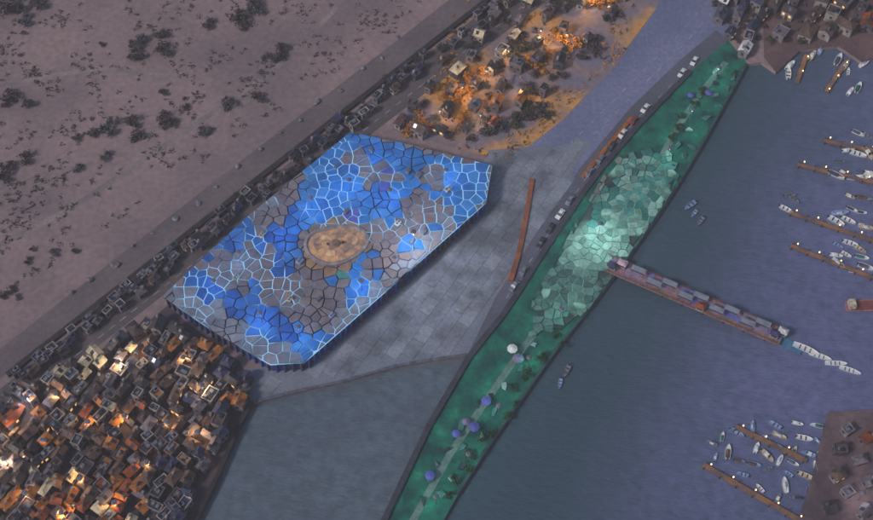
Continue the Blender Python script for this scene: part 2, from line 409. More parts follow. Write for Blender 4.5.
MB2 = [mat('deep_blue_lit_plate_%d' % i, c, tuple(int(v*0.84) for v in c), 0.12, 0.45, fine=0.5) for i, c in enumerate(((44,96,162),(38,82,146),(54,104,168)))]
MBR = [mat('brown_plate_%d' % i, c, tuple(int(v*0.88) for v in c), 0.2, 0.8, fine=0.9) for i, c in enumerate(((110,98,104),(102,92,100),(116,104,106)))]
MGR = [mat('grey_plate_%d' % i, c, tuple(int(v*0.88) for v in c), 0.2, 0.8, fine=0.9) for i, c in enumerate(((108,110,122),(102,104,116),(122,123,133),(116,114,123)))]
MOR = [mat('ochre_plate_%d' % i, c, tuple(int(v*0.86) for v in c), 0.2, 0.8, fine=0.9) for i, c in enumerate(((134,108,88),(126,102,90),(142,112,84),(120,100,96)))]
MPU = [mat('violet_plate_%d' % i, c, tuple(int(v*0.86) for v in c), 0.2, 0.8, fine=0.9) for i, c in enumerate(((84,86,158),(74,80,148)))]
MGN = [mat('green_plate', (58,124,112), (50,110,104), 0.2, 0.9)]
def q0(p): return p[0]+p[1]*1.13 > 694 and p[0] < 456 and p[1] < 330
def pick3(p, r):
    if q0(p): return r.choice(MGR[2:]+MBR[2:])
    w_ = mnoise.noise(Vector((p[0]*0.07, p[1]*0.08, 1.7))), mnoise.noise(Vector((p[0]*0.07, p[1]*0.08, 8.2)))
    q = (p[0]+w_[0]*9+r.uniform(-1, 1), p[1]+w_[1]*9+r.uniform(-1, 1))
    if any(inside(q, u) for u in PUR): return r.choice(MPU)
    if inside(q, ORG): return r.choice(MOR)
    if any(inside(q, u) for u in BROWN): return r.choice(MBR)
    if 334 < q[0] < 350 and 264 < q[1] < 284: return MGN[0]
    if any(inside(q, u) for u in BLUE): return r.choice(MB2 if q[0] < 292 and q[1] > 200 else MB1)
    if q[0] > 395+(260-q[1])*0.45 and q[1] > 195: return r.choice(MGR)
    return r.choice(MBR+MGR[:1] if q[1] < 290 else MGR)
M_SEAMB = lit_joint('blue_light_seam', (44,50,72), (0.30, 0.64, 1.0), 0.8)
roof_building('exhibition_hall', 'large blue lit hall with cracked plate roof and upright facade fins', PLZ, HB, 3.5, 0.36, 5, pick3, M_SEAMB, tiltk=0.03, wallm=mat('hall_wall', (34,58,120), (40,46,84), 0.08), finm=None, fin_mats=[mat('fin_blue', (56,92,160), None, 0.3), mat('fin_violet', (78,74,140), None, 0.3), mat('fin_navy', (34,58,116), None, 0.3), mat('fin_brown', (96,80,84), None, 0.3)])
# round warm skylight in the hall roof
hall = bpy.data.objects['exhibition_hall']; oc = P(336, 245, HB)-hall.location
N = 36; ring = MB(); gl = MB(); a_, b_ = 9.2, 7.4
wob = [1+0.10*math.sin(2*2*math.pi*k/N+0.6)+0.05*math.sin(3*2*math.pi*k/N) for k in range(N)]
ell = lambda k, q, z: ((a_*wob[k % N]+q)*math.cos(2*math.pi*k/N), (b_*wob[k % N]+q)*math.sin(2*math.pi*k/N), z)
v = [ell(k, q, z) for q, z in ((0.9, -0.6), (0.9, 0.9), (0.0, 1.1), (-0.5, 0.5)) for k in range(N)]
ring.add(v, [(j*N+k, j*N+(k+1) % N, (j+1)*N+(k+1) % N, (j+1)*N+k) for j in range(3) for k in range(N)])
sky_ = ring.build('skylight', mat('skylight_rim', (132,120,116), (104,96,100), 0.4), hall, loc=oc)
wg = mat('warm_glass', (150,112,80), (104,84,74), 0.35, 0.3, bump=0, fine=0.9); wn = wg.node_tree.nodes; wb = wn['Principled BSDF']
wg.node_tree.links.new(wb.inputs['Base Color'].links[0].from_socket, wb.inputs['Emission Color']); wb.inputs['Emission Strength'].default_value = 0.35
def glow_glass(nm, c, d):
    m = mat(nm, c, d, 0.35, 0.3, bump=0, fine=0.9); b = m.node_tree.nodes['Principled BSDF']
    m.node_tree.links.new(b.inputs['Base Color'].links[0].from_socket, b.inputs['Emission Color']); b.inputs['Emission Strength'].default_value = 0.35
    return m
wg2 = glow_glass('warm_glass_dark', (120,92,76), (90,76,72)); wg3 = glow_glass('warm_glass_pale', (166,132,98), (126,100,84))
rg = [(-0.45, 0.45), (-2.6, 0.75), (-4.8, 0.95), (-6.6, 1.0)]
for j in range(3):
    st = (2, 3, 6)[j]
    for k in range(0, N, st):                                   # panes between the glazing bars
        q0_, q1_ = rg[j], rg[j+1]; top = [ell(k+u, q0_[0]-0.04, q0_[1]) for u in range(st+1)]+[ell(k+u, q1_[0]+0.04, q1_[1]) for u in range(st, -1, -1)]
        c_ = Vector((0, 0, 0)); n_ = len(top)
        for u in top: c_ += Vector(u)/n_
        top = [tuple(c_+(Vector(u)-c_)*0.985+Vector((0, 0, 0.12*math.sin(k*7.3+j*2.1)))) for u in top]
        link('pane', mesh('pane', top+[(x, y, z-0.25) for x, y, z in top], [tuple(range(n_))]+[(u, n_+u, n_+(u+1) % n_, (u+1) % n_) for u in range(n_)]), (wg, wg2, wg, wg3)[(k*5+j*3) % 4], sky_)
link('lantern_cap', MB().bar((0,0,0.6), (0,0,1.3), 2.2, 14, 1.2).me('lantern_cap'), mat('skylight_cap', (126,100,84), None, 0.5), sky_)
MB().add([ell(k, -0.4, 0.05) for k in range(N)], [tuple(range(N))]).build('frame_base', mat('glazing_bar', (112,90,76), None, 0.5), sky_)
# added terrace and glowing seams, standing in for a pale green glow
HG = 0.75
ESQ = [(606,170),(628,146),(668,150),(684,166),(676,186),(654,220),(624,262),(590,308),(556,340),(528,336),(532,300),(560,250)]
S2 = [mat('green_plate_%d' % i, c, tuple(int(v*0.82) for v in c), 0.25, 0.8, fine=1.0) for i, c in enumerate(((82,122,112),(68,106,100),(100,142,130),(56,92,90),(118,156,144)))]  # pale green glow mixed into the plate tones
S2b = [mat('warm_plate_%d' % i, c, tuple(int(v*0.82) for v in c), 0.25, 0.8, fine=1.0) for i, c in enumerate(((112,116,112),(98,106,104),(122,122,116)))]
S2t = [mat('teal_plate_%d' % i, c, tuple(int(v*0.82) for v in c), 0.25, 0.8, fine=1.0) for i, c in enumerate(((66,128,120),(44,104,98)))]
def pick2(p, r):
    if p[1]*0.75+p[0] < 742 and p[1] < 240: return r.choice(S2b)
    if p[1] < 225 and r.random() < 0.4: return r.choice(S2t)
    if p[1] < 265: return r.choice([S2[0], S2[2], S2[4], S2[2]])
    return r.choice([S2[0], S2[1], S2[3], S2[0]])
roof_building('added_terrace', 'long added terrace of pale green cracked plates for a glow on the green bank', ESQ, HG, 2.7, 0.22, 23, pick2, lit_joint('added_glow_seam', (46,66,68), (0.35, 0.75, 0.6), 0.4),
    mat('terminal_wall', (46,66,70), (36,52,58), 0.1), None, fin=999, rag=True, fin_mats=[mat('fin_grey_green', (128,144,142), None, 0.3), mat('fin_dark_green', (60,84,84), None, 0.3), mat('fin_pale_green', (156,176,168), None, 0.3)])

# concrete apron of rectangular panels between the plaza and the quay road
APX = [(488,160),(560,146),(592,142),(542,218),(502,284),(460,346),(400,356),(345,371),(290,383),(262,390),(256,376),(300,372),(345,344),(405,296),(450,250),(484,208)]
apron = sheet('concrete_apron', [(488,150),(592,142),(542,218),(502,284),(468,354),(400,365),(345,381),(290,393),(252,403),(236,372),(270,366),(300,362),(400,280),(486,202)], 0.022, mat('apron_joint', (104,108,119), (94,98,109), 0.1))
psx, psy = 6.4, 4.4; meA = [boxmesh('concrete_panel', psx-0.10, psy-0.10, 0.10+0.015*i) for i in range(3)]
rnd = random.Random(3); cA = P(470, 250)
for i in range(-16, 17):
    for j in range(-22, 23):
        q = Vector((i*psx+(j % 2)*psx/2, j*psy, 0)); q.rotate(Matrix.Rotation(ANG, 3, 'Z')); c = cA+q
        if inside(w2px(c), APX): link('concrete_panel', meA[rnd.randrange(3)], rnd.choice(M_APRON), apron, loc=(c.x, c.y, 0.022), rz=ANG)

def dashes(road, line, step, z):
    L = along(line, step)
    for p, q in zip(L[:-1], L[1:]):
        a = P(*p); b = P(*q); u = math.atan2((b-a).y, (b-a).x)
        link('lane_mark', DASH, M_PALE, road, loc=(a.x, a.y, z), rz=u)
DASH = mesh('lane_mark', [(-1.2,-.12,0),(1.2,-.12,0),(1.2,.12,0),(-1.2,.12,0)], [(0,1,2,3)])
dashes(bpy.data.objects['quay_road'], [(690,66),(636,120),(586,178),(540,246),(500,308)], 14, 0.018)
dashes(bpy.data.objects['road'], [dg(520, 30), dg(40, 30)], 14, 0.016)
for off in (0, 14): dashes(bpy.data.objects['boulevard'], [(740-off,-20),(688-off,40),(636-off,92),(584-off,144),(545-off,196)], 15, 0.014)
# ------------------------------------------------------------------ walls, kerbs, boulders
def wall_run(name, line, wdt, h, m, label, cat, seg=26, z0=0.0, part='wall_segment', gapm=0.08):
    a = P(*line[0]); t = thing(name, a, 0, label, cat)
    L = along(line, seg)
    for p, q in zip(L[:-1], L[1:]):
        A = P(*p)-a; B = P(*q)-a; d = (B-A); n = d.length-gapm; u = math.atan2(d.y, d.x)
        mb = MB().box(0, n, -wdt/2, wdt/2, 0, h)
        mb.build(part, m, t, loc=(A.x, A.y, z0), rz=u)
    return t
wall_run('retaining_wall', [dg(x, -3) for x in range(540, -20, -60)], 1.8, 1.2, M_DARK, 'long dark stone wall along the diagonal road beside the brown plain', 'wall')
wall_run('quay_wall', QUAY[1:10], 1.8, 0.9, mat('quay_stone', (52,54,66), (42,44,54), 0.3), 'long dark quay wall beside the green bank and pale green terrace', 'wall')
wall_run('basin_kerb', [(466,355),(400,365),(345,381),(290,393),(252,403)], 1.0, 0.45, mat('kerb_grey', (84,88,98), None, 0.4), 'grey kerb along the basin below the concrete apron', 'kerb', seg=18)
wall_run('shore_wall', [(252,402),(238,428),(217,478),(197,518),(176,556)], 1.4, 0.7, M_DARK, 'dark low wall between the lower left town and the basin', 'wall')
wall_run('bank_kerb', [(p[0]-2, p[1]) for p in BANK[:11]], 0.9, 0.4, mat('kerb_grey_green', (40,72,72), (30,56,58), 0.4), 'dark green kerb along the water side of the green bank', 'kerb')
wall_run('fender_beam', [(632,118),(612,142),(590,168),(580,180)], 1.4, 0.7, M_RUST, 'rust orange fender beam on the upper end of the quay', 'beam')
wall_run('fender_beam', [(532,180),(527,212),(520,250),(508,290),(502,306)], 1.6, 0.8, mat('rust_red', (132,74,46), (104,60,44), 0.3), 'brown red fender beam beside the grey concrete apron', 'beam')

def rock_me(r, s):
    rr = random.Random(s); bm = bmesh.new(); bmesh.ops.create_icosphere(bm, subdivisions=1, radius=r)
    for v in bm.verts: v.co = Vector((v.co.x*rr.uniform(0.75, 1.3), v.co.y*rr.uniform(0.75, 1.3), v.co.z*rr.uniform(0.55, 0.95)))
    me = bpy.data.meshes.new('boulder'); bm.to_mesh(me); bm.free(); return me
ROCK = [rock_me(1.3, i) for i in range(8)]
ROCKM = [mat('boulder_%d' % i, c, None, 0.6, 0.9) for i, c in enumerate(((146,146,156),(112,112,124),(84,84,98),(176,178,190),(124,116,124)))]
def revetment(name, line, width, step, z, label, seed, mats, smin=0.7, smax=1.5, base=None):
    r = random.Random(seed); a = P(*line[0], z); t = thing(name, a, 0, label, 'rocks'); n = 0
    if base:
        up = [(x-width*0.6, y) for x, y in line]; dn = [(x+width*0.6, y) for x, y in line][::-1]
        v, f = prism([((q := P(x, y, z))-a)[:2] for x, y in up+dn], -3.0, 0.35)
        link('rubble_core', mesh('rubble_core', v, f), base, t)
    for p in along(line, step):
        for k in range(max(1, int(width/5))):
            if n > 295: return t
            q = P(p[0]+r.uniform(-width/2, width/2), p[1]+r.uniform(-4, 4), z); s = r.uniform(smin, smax)
            o = link('boulder', r.choice(ROCK), r.choice(mats), t, loc=(q.x-a.x, q.y-a.y, r.uniform(0.0, 0.5)), rz=r.uniform(0, 6.28)); o.scale = (s, s*r.uniform(0.7, 1.2), s*0.8); n += 1
    return t
revetment('rock_row', [dg(400, -32), dg(60, -32)], 8, 26, 0.1, 'scattered small pale boulders on the brown plain beside the dark wall', 4, [ROCKM[4],ROCKM[1],mat('boulder_brown', (112,100,104), None, 0.6)], 0.5, 1.1)

# ------------------------------------------------------------------ trees and shrubs
def crown_me(name, rx, rz, n, leaf, seed, base=0.4):
    r = random.Random(seed); mb = MB(); cl = []
    for _ in range(9):
        a = r.uniform(0, 6.28); d = rx*math.sqrt(r.random())*0.8
        cl.append(Vector((math.cos(a)*d, math.sin(a)*d, base+rz*r.uniform(0.25, 0.9))))
    for _ in range(n):
        c = r.choice(cl); q = c+Vector((r.gauss(0, rx*0.2), r.gauss(0, rx*0.2), r.gauss(0, rz*0.15)))
        if q.z < 0.05: q.z = 0.05
        nn = Vector((r.gauss(0, 1), r.gauss(0, 1), r.gauss(0.6, 0.8))).normalized(); u = nn.orthogonal().normalized(); v = nn.cross(u); s = leaf*r.uniform(0.5, 1.3)
        mb.add([q+u*s, q+v*s*0.7, q-u*s, q-v*s*0.7], [(0,1,2,3)])
    return mb.me(name)
CROWN = [crown_me('crown', 2.6, 2.2, 420, 0.38, i) for i in range(6)]
TRUNK = MB().bar((0,0,-0.1), (0.1,0.05,1.3), 0.22, 6, 0.12).bar((0.1,0.05,1.2), (1.0,0.4,2.0), 0.1, 5, 0.04).bar((0.1,0.05,1.1), (-0.9,-0.3,1.9), 0.1, 5, 0.04).bar((0,0.05,1.0), (0.2,1.0,1.9), 0.09, 5, 0.03).me('trunk')
M_BARK = mat('bark', (62,52,50), None, 1.0)
LEAF = {k: mat('leaf_'+k, c, tuple(int(v*0.6) for v in c), 0.5, 0.9, bump=0) for k, c in dict(plum=(80,68,70), olive=(78,74,58), orange=(182,120,44), green=(40,84,62), grey=(84,80,86)).items()}  # orange leaves hold the golden lamp light of the town as colour
LNAME = dict(plum='dark plum brown', olive='dull olive', orange='orange light tinted', green='deep green', grey='grey leaved')
def shrub(px, py, kind, s, place, group, z=0.0, word='shrub'):
    r = random.Random(int(px*31+py*7))
    t = thing(word, P(px, py, z), r.uniform(0, 6.28)); t.scale = (s, s, s*r.uniform(0.75, 1.0))
    link('crown', CROWN[r.randrange(6)], LEAF[kind], t); link('trunk', TRUNK, M_BARK, t)
    rank(t, px, LNAME[kind]+' '+word, place, word, group)
for px, py, s in [(6,10,2.3),(22,4,1.8),(14,22,1.4),(85,36,1.3),(74,44,1.5),(86,52,1.5),(72,58,1.4),(70,46,0.9),(126,20,1.7),(135,12,1.7),(134,3,1.4),(110,26,1.2),(128,28,1.1),(12,34,0.6),(54,45,0.6),(148,52,1.4),(146,60,1.2),(140,58,0.8),(6,98,1.5),(14,106,1.2),(3,104,1.0),(86,118,1.2),(70,124,1.3),(88,126,1.4),(58,130,1.6),(50,134,1.1),(72,138,1.2),(108,133,1.2),(40,140,0.9),(86,94,0.8),(98,108,0.7),(120,106,1.3),(136,100,1.2),(168,108,1.0),(20,160,1.3),(6,170,1.4),(3,180,1.1),(60,170,0.9),(82,158,1.0),(42,254,0.8),(22,262,0.7),(10,290,0.7),(4,296,0.8),(14,298,0.6),(26,250,0.6),(58,252,0.6)]:
    px = px*1.9 if py < 150 else px*1.3
    if px > 372-max(0, py-60)*1.25: continue
    shrub(px, py, 'plum' if (int(px)*3+int(py)) % 4 else 'grey', s*0.8, 'on the brown plain', 'shrubs on the plain')
rs = random.Random(77); scrub = MB(); scrub2 = MB(); scrub3 = MB()
for _ in range(4200):
    px, py = rs.uniform(-20, 420), rs.uniform(-20, 340)
    if px*0.68+py > 300: 
        px, py = rs.uniform(390, 690), rs.uniform(-30, 160)
        if not inside((px, py), TERR): continue
    if mnoise.noise(Vector((px*0.03, py*0.035, 3.1))) < rs.uniform(-0.15, 0.45): continue
    c = P(px, py); tgt = (scrub if rs.random() < 0.7 else scrub2) if not inside((px, py), TERR) else (scrub3 if rs.random() < 0.7 else scrub)
    for _k in range(9):
        q = c+Vector((rs.gauss(0, 0.5), rs.gauss(0, 0.5), rs.uniform(0.05, 0.5))); s_ = rs.uniform(0.15, 0.4)
        nn = Vector((rs.gauss(0, 1), rs.gauss(0, 1), 1)).normalized(); u = nn.orthogonal().normalized()*s_; v_ = nn.cross(u)
        tgt.add([q+u, q+v_, q-u, q-v_], [(0,1,2,3)])
tag(scrub.build('scrub', LEAF['plum'], kind='stuff'), 'low dark scrub dotted over the dry open ground', 'scrub')
tag(scrub3.build('scrub', LEAF['orange'], kind='stuff'), 'fine scrub tinted with golden lamp light over the mauve ground at top centre', 'scrub')
tag(scrub2.build('scrub', LEAF['olive'], kind='stuff'), 'low olive scrub dotted over the dry open ground', 'scrub')
r = random.Random(9)
for px, py in [(556,4),(566,10),(552,12),(572,4),(522,36),(516,40),(512,44),(524,50),(512,56),(518,60),(529,90),(524,92),(528,112),(536,116),(520,118),(515,124),(540,110),(548,116),(490,134),(498,130),(486,130),(590,46),(582,58),(594,52),(598,40),(616,14),(608,20),(504,22),(500,66),(476,44),(462,84),(470,122)]:
    shrub(px, py, r.choice(['plum','plum','grey','olive']), r.uniform(0.6, 1.2), 'on the mauve ground at top centre', 'shrubs at top centre')
for px, py in [(455,100),(466,92),(448,112),(476,104),(462,118),(490,98),(500,92),(470,78),(484,72),(452,90),(556,36),(564,42),(572,50),(580,44),(548,56),(600,4),(588,2),(612,2),(540,70),(532,64),(462,128),(444,98),(522,102),(420,120),(432,128),(410,132)]:
    shrub(px, py, 'orange', r.uniform(0.6, 1.2), 'on the mauve ground at top centre', 'shrubs at top centre')
for p in along([(736,60),(700,104),(655,165),(636,250),(576,316),(532,376),(490,436),(448,496)], 15):
    if inside(p, [(560,150),(690,150),(690,330),(530,330)]): continue
    shrub(p[0]+r.uniform(-9, 9), p[1]+r.uniform(-5, 5), 'green', r.uniform(0.4, 0.8), 'on the green bank', 'bushes on the green bank', word='bush')

# ------------------------------------------------------------------ houses
WALLS = [mat('wall_%d' % i, c, None, 0.4, 0.9) for i, c in enumerate(((118,108,112),(92,84,92),(142,132,128),(78,70,78)))]
ROOFC = dict(charcoal=(56,48,54), slate=(76,78,96), mauve=(104,94,100), brown=(90,68,60), rust=(126,62,34), orange=(160,96,40), cream=(196,178,146), white=(196,192,198), teal=(44,104,98), navy=(50,52,82), pale_teal=(122,152,146))
RM = {k: mat('roof_'+k, c, tuple(int(v*0.72) for v in c), 0.35, 0.8, fine=1.6, bump=0.4) for k, c in ROOFC.items()}
WIN = MB().box(-0.45, 0.45, -0.04, 0.06, 0, 1.0).me('window'); DOOR = MB().box(-0.5, 0.5, -0.05, 0.07, 0, 2.0).me('door')
SKY = MB().box(-0.55, 0.55, -0.7, 0.7, -0.05, 0.12).me('skylight'); CHIM = MB().box(-0.35, 0.35, -0.35, 0.35, -0.8, 1.0).me('chimney')
VENT = MB().box(-0.6, 0.6, -0.45, 0.45, 0, 0.7).box(-0.35, 0.35, -0.6, 0.6, 0.15, 0.5).me('roof_vent')
M_DOOR = mat('door_wood', (70,52,46), None, 1)
WLIT = emat('lit_window', (1.0, 0.55, 0.2), 0.8)
def house(px, py, sx, sy, h, style, rc, rz, place, group, r, zb=0.0):
    t = thing('house', P(px, py, zb), rz); wm = r.choice(WALLS)
    rh = min(sx, sy)*r.uniform(0.28, 0.42); e = 0.35
    if style == 'gabled':
        v = [(-sx/2,-sy/2,0),(sx/2,-sy/2,0),(sx/2,sy/2,0),(-sx/2,sy/2,0),(-sx/2,-sy/2,h),(sx/2,-sy/2,h),(sx/2,sy/2,h),(-sx/2,sy/2,h),(-sx/2,0,h+rh),(sx/2,0,h+rh)]
        link('wall', mesh('wall', v, [(0,1,5,4),(1,2,6,9,5),(2,3,7,6),(3,0,4,8,7),(4,5,9,8),(6,7,8,9)]), wm, t)
        k = rh/(sy/2); mb = MB(); X = sx/2+e; Y = sy/2+e; zt = h+rh+0.16
        for s in (-1, 1):
            a = [(-X, 0, zt), (X, 0, zt), (X, s*Y, zt-k*Y), (-X, s*Y, zt-k*Y)]
            mb.add(a+[(x, y, z-0.14) for x, y, z in a], [(0,1,2,3),(7,6,5,4),(0,4,5,1),(1,5,6,2),(2,6,7,3),(3,7,4,0)])
        rf = mb.build('roof', RM[rc], t)
        link('ridge_cap', MB().bar((-X,0,zt), (X,0,zt), 0.16, 6).me('ridge_cap'), RM[rc], rf)
        q = r.choice((-1, 1))
        o = link('skylight', SKY, M_GLASS, rf, loc=(r.uniform(-sx*0.3, sx*0.3), q*sy*0.26, zt-k*sy*0.26)); o.rotation_euler = (-q*math.atan(k), 0, 0)
        link('chimney', CHIM, r.choice(WALLS), rf, loc=(r.choice((-1, 1))*sx*0.32, -q*sy*0.15, zt))
    elif style == 'hipped':
        MB().box(-sx/2, sx/2, -sy/2, sy/2, 0, h).build('wall', wm, t)
        X, Y = sx/2+e, sy/2+e; d = max(0.2, X-Y)
        v = [(-X,-Y,h+0.02),(X,-Y,h+0.02),(X,Y,h+0.02),(-X,Y,h+0.02),(-d,0,h+rh),(d,0,h+rh)]
        rf = link('roof', mesh('roof', v, [(0,1,5,4),(1,2,5),(2,3,4,5),(3,0,4),(3,2,1,0)]), RM[rc], t)
        link('ridge_cap', MB().bar((-d,0,h+rh), (d,0,h+rh), 0.18, 6).me('ridge_cap'), RM[rc], rf)
        link('chimney', CHIM, r.choice(WALLS), rf, loc=(d*0.6, 0.4, h+rh*0.9))
    else:
        MB().box(-sx/2, sx/2, -sy/2, sy/2, 0, h).build('wall', wm, t)
        rf = MB().box(-sx/2-0.1, sx/2+0.1, -sy/2-0.1, sy/2+0.1, h+0.01, h+0.25).build('roof', RM[rc], t)
        mb = MB(); X, Y = sx/2+0.12, sy/2+0.12
        mb.box(-X, X, -Y, -Y+0.3, h+0.255, h+0.7).box(-X, X, Y-0.3, Y, h+0.255, h+0.7).box(-X, -X+0.3, -Y+0.31, Y-0.31, h+0.255, h+0.7).box(X-0.3, X, -Y+0.31, Y-0.31, h+0.255, h+0.7)
        link('parapet', mb.me('parapet'), wm, rf)
        for _ in range(r.randint(1, 3)): link('roof_vent', VENT, r.choice([M_METAL, M_METAL, M_GLASS]), rf, loc=(r.uniform(-sx*0.3, sx*0.3), r.uniform(-sy*0.3, sy*0.3), h+0.255), rz=r.choice((0, 1.57)))
        link('skylight', SKY, M_GLASS, rf, loc=(r.uniform(-sx*0.3, sx*0.3), r.uniform(-sy*0.25, sy*0.25), h+0.31))
    # windows and a door on the walls that face the viewer's side
    lw = WLIT if r.random() < 0.25 else M_GLASS
    for wx in (-sx*0.28, sx*0.28):
        link('window', WIN, lw, t, loc=(wx, -sy/2-0.03, h*0.45)); o = link('window', WIN, M_GLASS, t, loc=(wx, sy/2+0.03, h*0.45), rz=math.pi)
    link('door', DOOR, M_DOOR, t, loc=(0, -sy/2-0.03, 0.02)); link('window', WIN, M_GLASS, t, loc=(-sx/2-0.03, 0, h*0.45), rz=-math.pi/2); link('window', WIN, M_GLASS, t, loc=(sx/2+0.03, 0, h*0.45), rz=math.pi/2)
    rank(t, px, '%s %s house' % (rc.replace('_', ' '), {'gabled': 'gable roofed', 'hipped': 'hip roofed', 'flat': 'flat roofed'}[style]), place, 'house', group)
    return t
def town(poly, d, pal, place, group, seed, smin=4.2, smax=7.5, avoid=()):
    r = random.Random(seed); out = []
    for px, py in scatter(poly, d, 5000, r):
        sx = r.uniform(smin, smax); sy = r.uniform(smin*0.75, smax*0.72)
        rc = r.choice(pal(px, py)) if callable(pal) else r.choice(pal)
        house(px, py, sx, sy, r.uniform(2.4, 4.6), r.choice(['gabled','gabled','flat','hipped']), rc, ANG+r.choice((0, math.pi/2, 0.0, math.pi))+r.gauss(0, 0.13), place, group, r); out.append((px, py))
    return out
T1 = [(500,-16),(650,-20),(606,36),(560,80),(520,118),(480,146),(420,136),(398,124),(440,78),(478,34)]
HT1 = town(T1, 21, ['charcoal']*4+['brown']*3+['mauve']*2+['orange','cream','rust','slate'], 'in the golden lit town at top centre', 'houses in the top centre town', 41, 2.8, 5.2)
def pal3(x, y):
    if x > 150: return ['brown','charcoal','orange','brown','mauve','charcoal','navy']
    if y < 385 and x < 75: return ['slate','slate','navy','charcoal','mauve','cream']
    if y < 400: return ['charcoal','mauve','cream','slate','brown','brown','charcoal']
    return ['rust','charcoal','orange','orange','charcoal','brown','brown','rust','charcoal','mauve','cream']
T3 = [(-8,410),(60,374),(110,346),(160,324),(190,338),(236,368),(256,388),(236,412),(216,452),(196,494),(176,528),(-10,530)]
HT3 = town(T3, 11.6, pal3, 'in the lower left town', 'houses in the lower left town', 42, 2.6, 4.9)
HT2 = town([(712,-12),(764,-12),(760,44),(744,56),(716,24)], 14, lambda x, y: ['navy','charcoal','mauve','navy','slate','white'] if y < 80 else ['navy','teal','teal','slate','pale_teal','charcoal'], 'in the upper right quayside town', 'houses in the quayside town', 43, 3.0, 5.6)
HT4 = town([(772,-14),(872,-14),(868,30),(800,40),(778,46)], 16, ['brown']*4+['charcoal']*2+['rust','rust','mauve'], 'in the brown quarter at top right', 'houses in the brown quarter', 44)
HT6 = []
for px, py in [(846,432),(866,440),(838,452),(858,462),(836,478),(868,484),(846,494),(828,510),(862,514)]:
    rq = random.Random(px); house(px, py, rq.uniform(2.8, 5), rq.uniform(2.4, 3.6), rq.uniform(2, 3.2), rq.choice(['gabled','flat','hipped']), rq.choice(['brown','mauve','charcoal','rust']), 0.4+rq.gauss(0, .2), 'on the lower right shore', 'houses on the lower right shore', rq, zb=-0.2)
HT5 = []
for q in along([dg(505, 2), dg(10, 2)], 2.6):
    rq = random.Random(int(q[0]*13)); 
    if rq.random() < 0.75:
        p = (q[0]+rq.uniform(-2, 12), q[1]+rq.uniform(0, 13))
        if any(math.dist(p, u) < 7.2 for u in HT5): continue
        HT5.append(p)
        house(p[0], p[1], rq.uniform(2.2, 3.6), rq.uniform(1.8, 2.6), rq.uniform(2, 3.2), rq.choice(['gabled','flat']), rq.choice(['charcoal','charcoal','charcoal','charcoal','brown','slate','navy','navy','mauve']), math.atan2((P(300,158)-P(408,66)).y, (P(300,158)-P(408,66)).x)+rq.gauss(0, .1), 'in the row along the diagonal wall', 'houses along the diagonal wall', rq)
for (poly, d, k, place, grp, hs, seed) in [(T1, 9, 'plum', 'among the top centre town houses', 'trees in the top centre town', HT1, 5),
                                 (T3, 7, 'plum', 'among the lower left town houses', 'trees in the lower left town', HT3, 6),
                                 ([dg(500, -2), dg(20, -2), dg(20, 16), dg(500, 16)], 8, 'plum', 'in the dark row along the diagonal wall', 'trees along the diagonal wall', HT5, 15),
                                 ([(700,-12),(764,-12),(760,44),(744,56)], 9, 'plum', 'among the navy quayside houses', 'trees in the quayside town', HT2, 8),
                                 ([(700,-14),(872,-14),(868,30),(775,48)], 12, 'plum', 'among the brown roofs at top right', 'trees in the brown quarter', HT4, 8)]:
    rr = random.Random(seed); n = 0
    for p in scatter(poly, d, 2500, rr):
        if n < 34 and all(math.hypot(p[0]-q[0], p[1]-q[1]) > 6.5 for q in hs):
            shrub(p[0], p[1], rr.choice(['plum','plum','olive','grey']), rr.uniform(0.45, 0.8), place, grp, word='tree'); n += 1

# ------------------------------------------------------------------ stone blocks and timbers on the green bank
def shard_me(sd):
    q = random.Random(sd); n = q.choice((4, 4, 5, 3)); a0 = q.uniform(0, 6.28); e = q.uniform(1.2, 2.0)
    o = [(math.cos(a0+2*math.pi*(k+q.uniform(-.28, .28))/n)*e*q.uniform(.8, 1.25), math.sin(a0+2*math.pi*(k+q.uniform(-.28, .28))/n)*q.uniform(.8, 1.35)) for k in range(n)]
    h = q.uniform(.5, 1.1); tx, ty = q.gauss(0, .28), q.gauss(0, .28)
    v = [(x, y, -.3) for x, y in o]+[(x*.9, y*.9, max(.05, h+tx*x+ty*y)) for x, y in o]
    return mesh('stone_block', v, [tuple(range(n-1, -1, -1)), tuple(range(n, 2*n))]+[(k, (k+1) % n, n+(k+1) % n, n+k) for k in range(n)])
BLK = [shard_me(k) for k in range(14)]
BLKM = {'pale green grey': mat('block_pale', (138,166,158), (104,134,128), 0.4), 'teal': mat('block_teal', (52,104,98), (34,78,76), 0.4), 'dark green': mat('block_dark', (32,66,68), (24,50,56), 0.4), 'slate': mat('block_slate', (44,66,78), (34,52,64), 0.4), 'lilac grey': mat('block_lilac', (112,104,130), (90,84,108), 0.4)}
r = random.Random(17)
BZ = [(512,328),(530,320),(560,352),(592,368),(566,410),(540,450),(512,500),(500,518),(388,518),(412,490),(440,452),(470,412),(494,372)]
for px, py in scatter([(516,352),(534,344),(536,358),(508,398),(476,446),(444,496),(412,512),(436,462),(474,404)], 17, 3000, r):
    hot = math.hypot((px-515)/26, (py-370)/42) < 1 or (400 < py < 480 and r.random() < 0.25)
    k = r.choice(['pale green grey','pale green grey','teal','lilac grey']) if hot else r.choice(['teal','dark green','dark green','teal','pale green grey'])
    if px*0.72+py > 815: k = r.choice(['slate','slate','dark green','teal'])
    o = link('stone_block', r.choice(BLK), BLKM[k], loc=P(px, py, 0.02)); o.rotation_euler = (r.gauss(0, 0.12), r.gauss(0, 0.12), ANG+r.choice((0, 1.57, 0.6))+r.gauss(0, 0.25)); s = r.uniform(0.75, 1.25); o.scale = (s, s, s); o.location.z = 0.15
    rank(o, px, k+' stone block', 'on the lower green bank', 'stone block', 'stone blocks on the green bank')
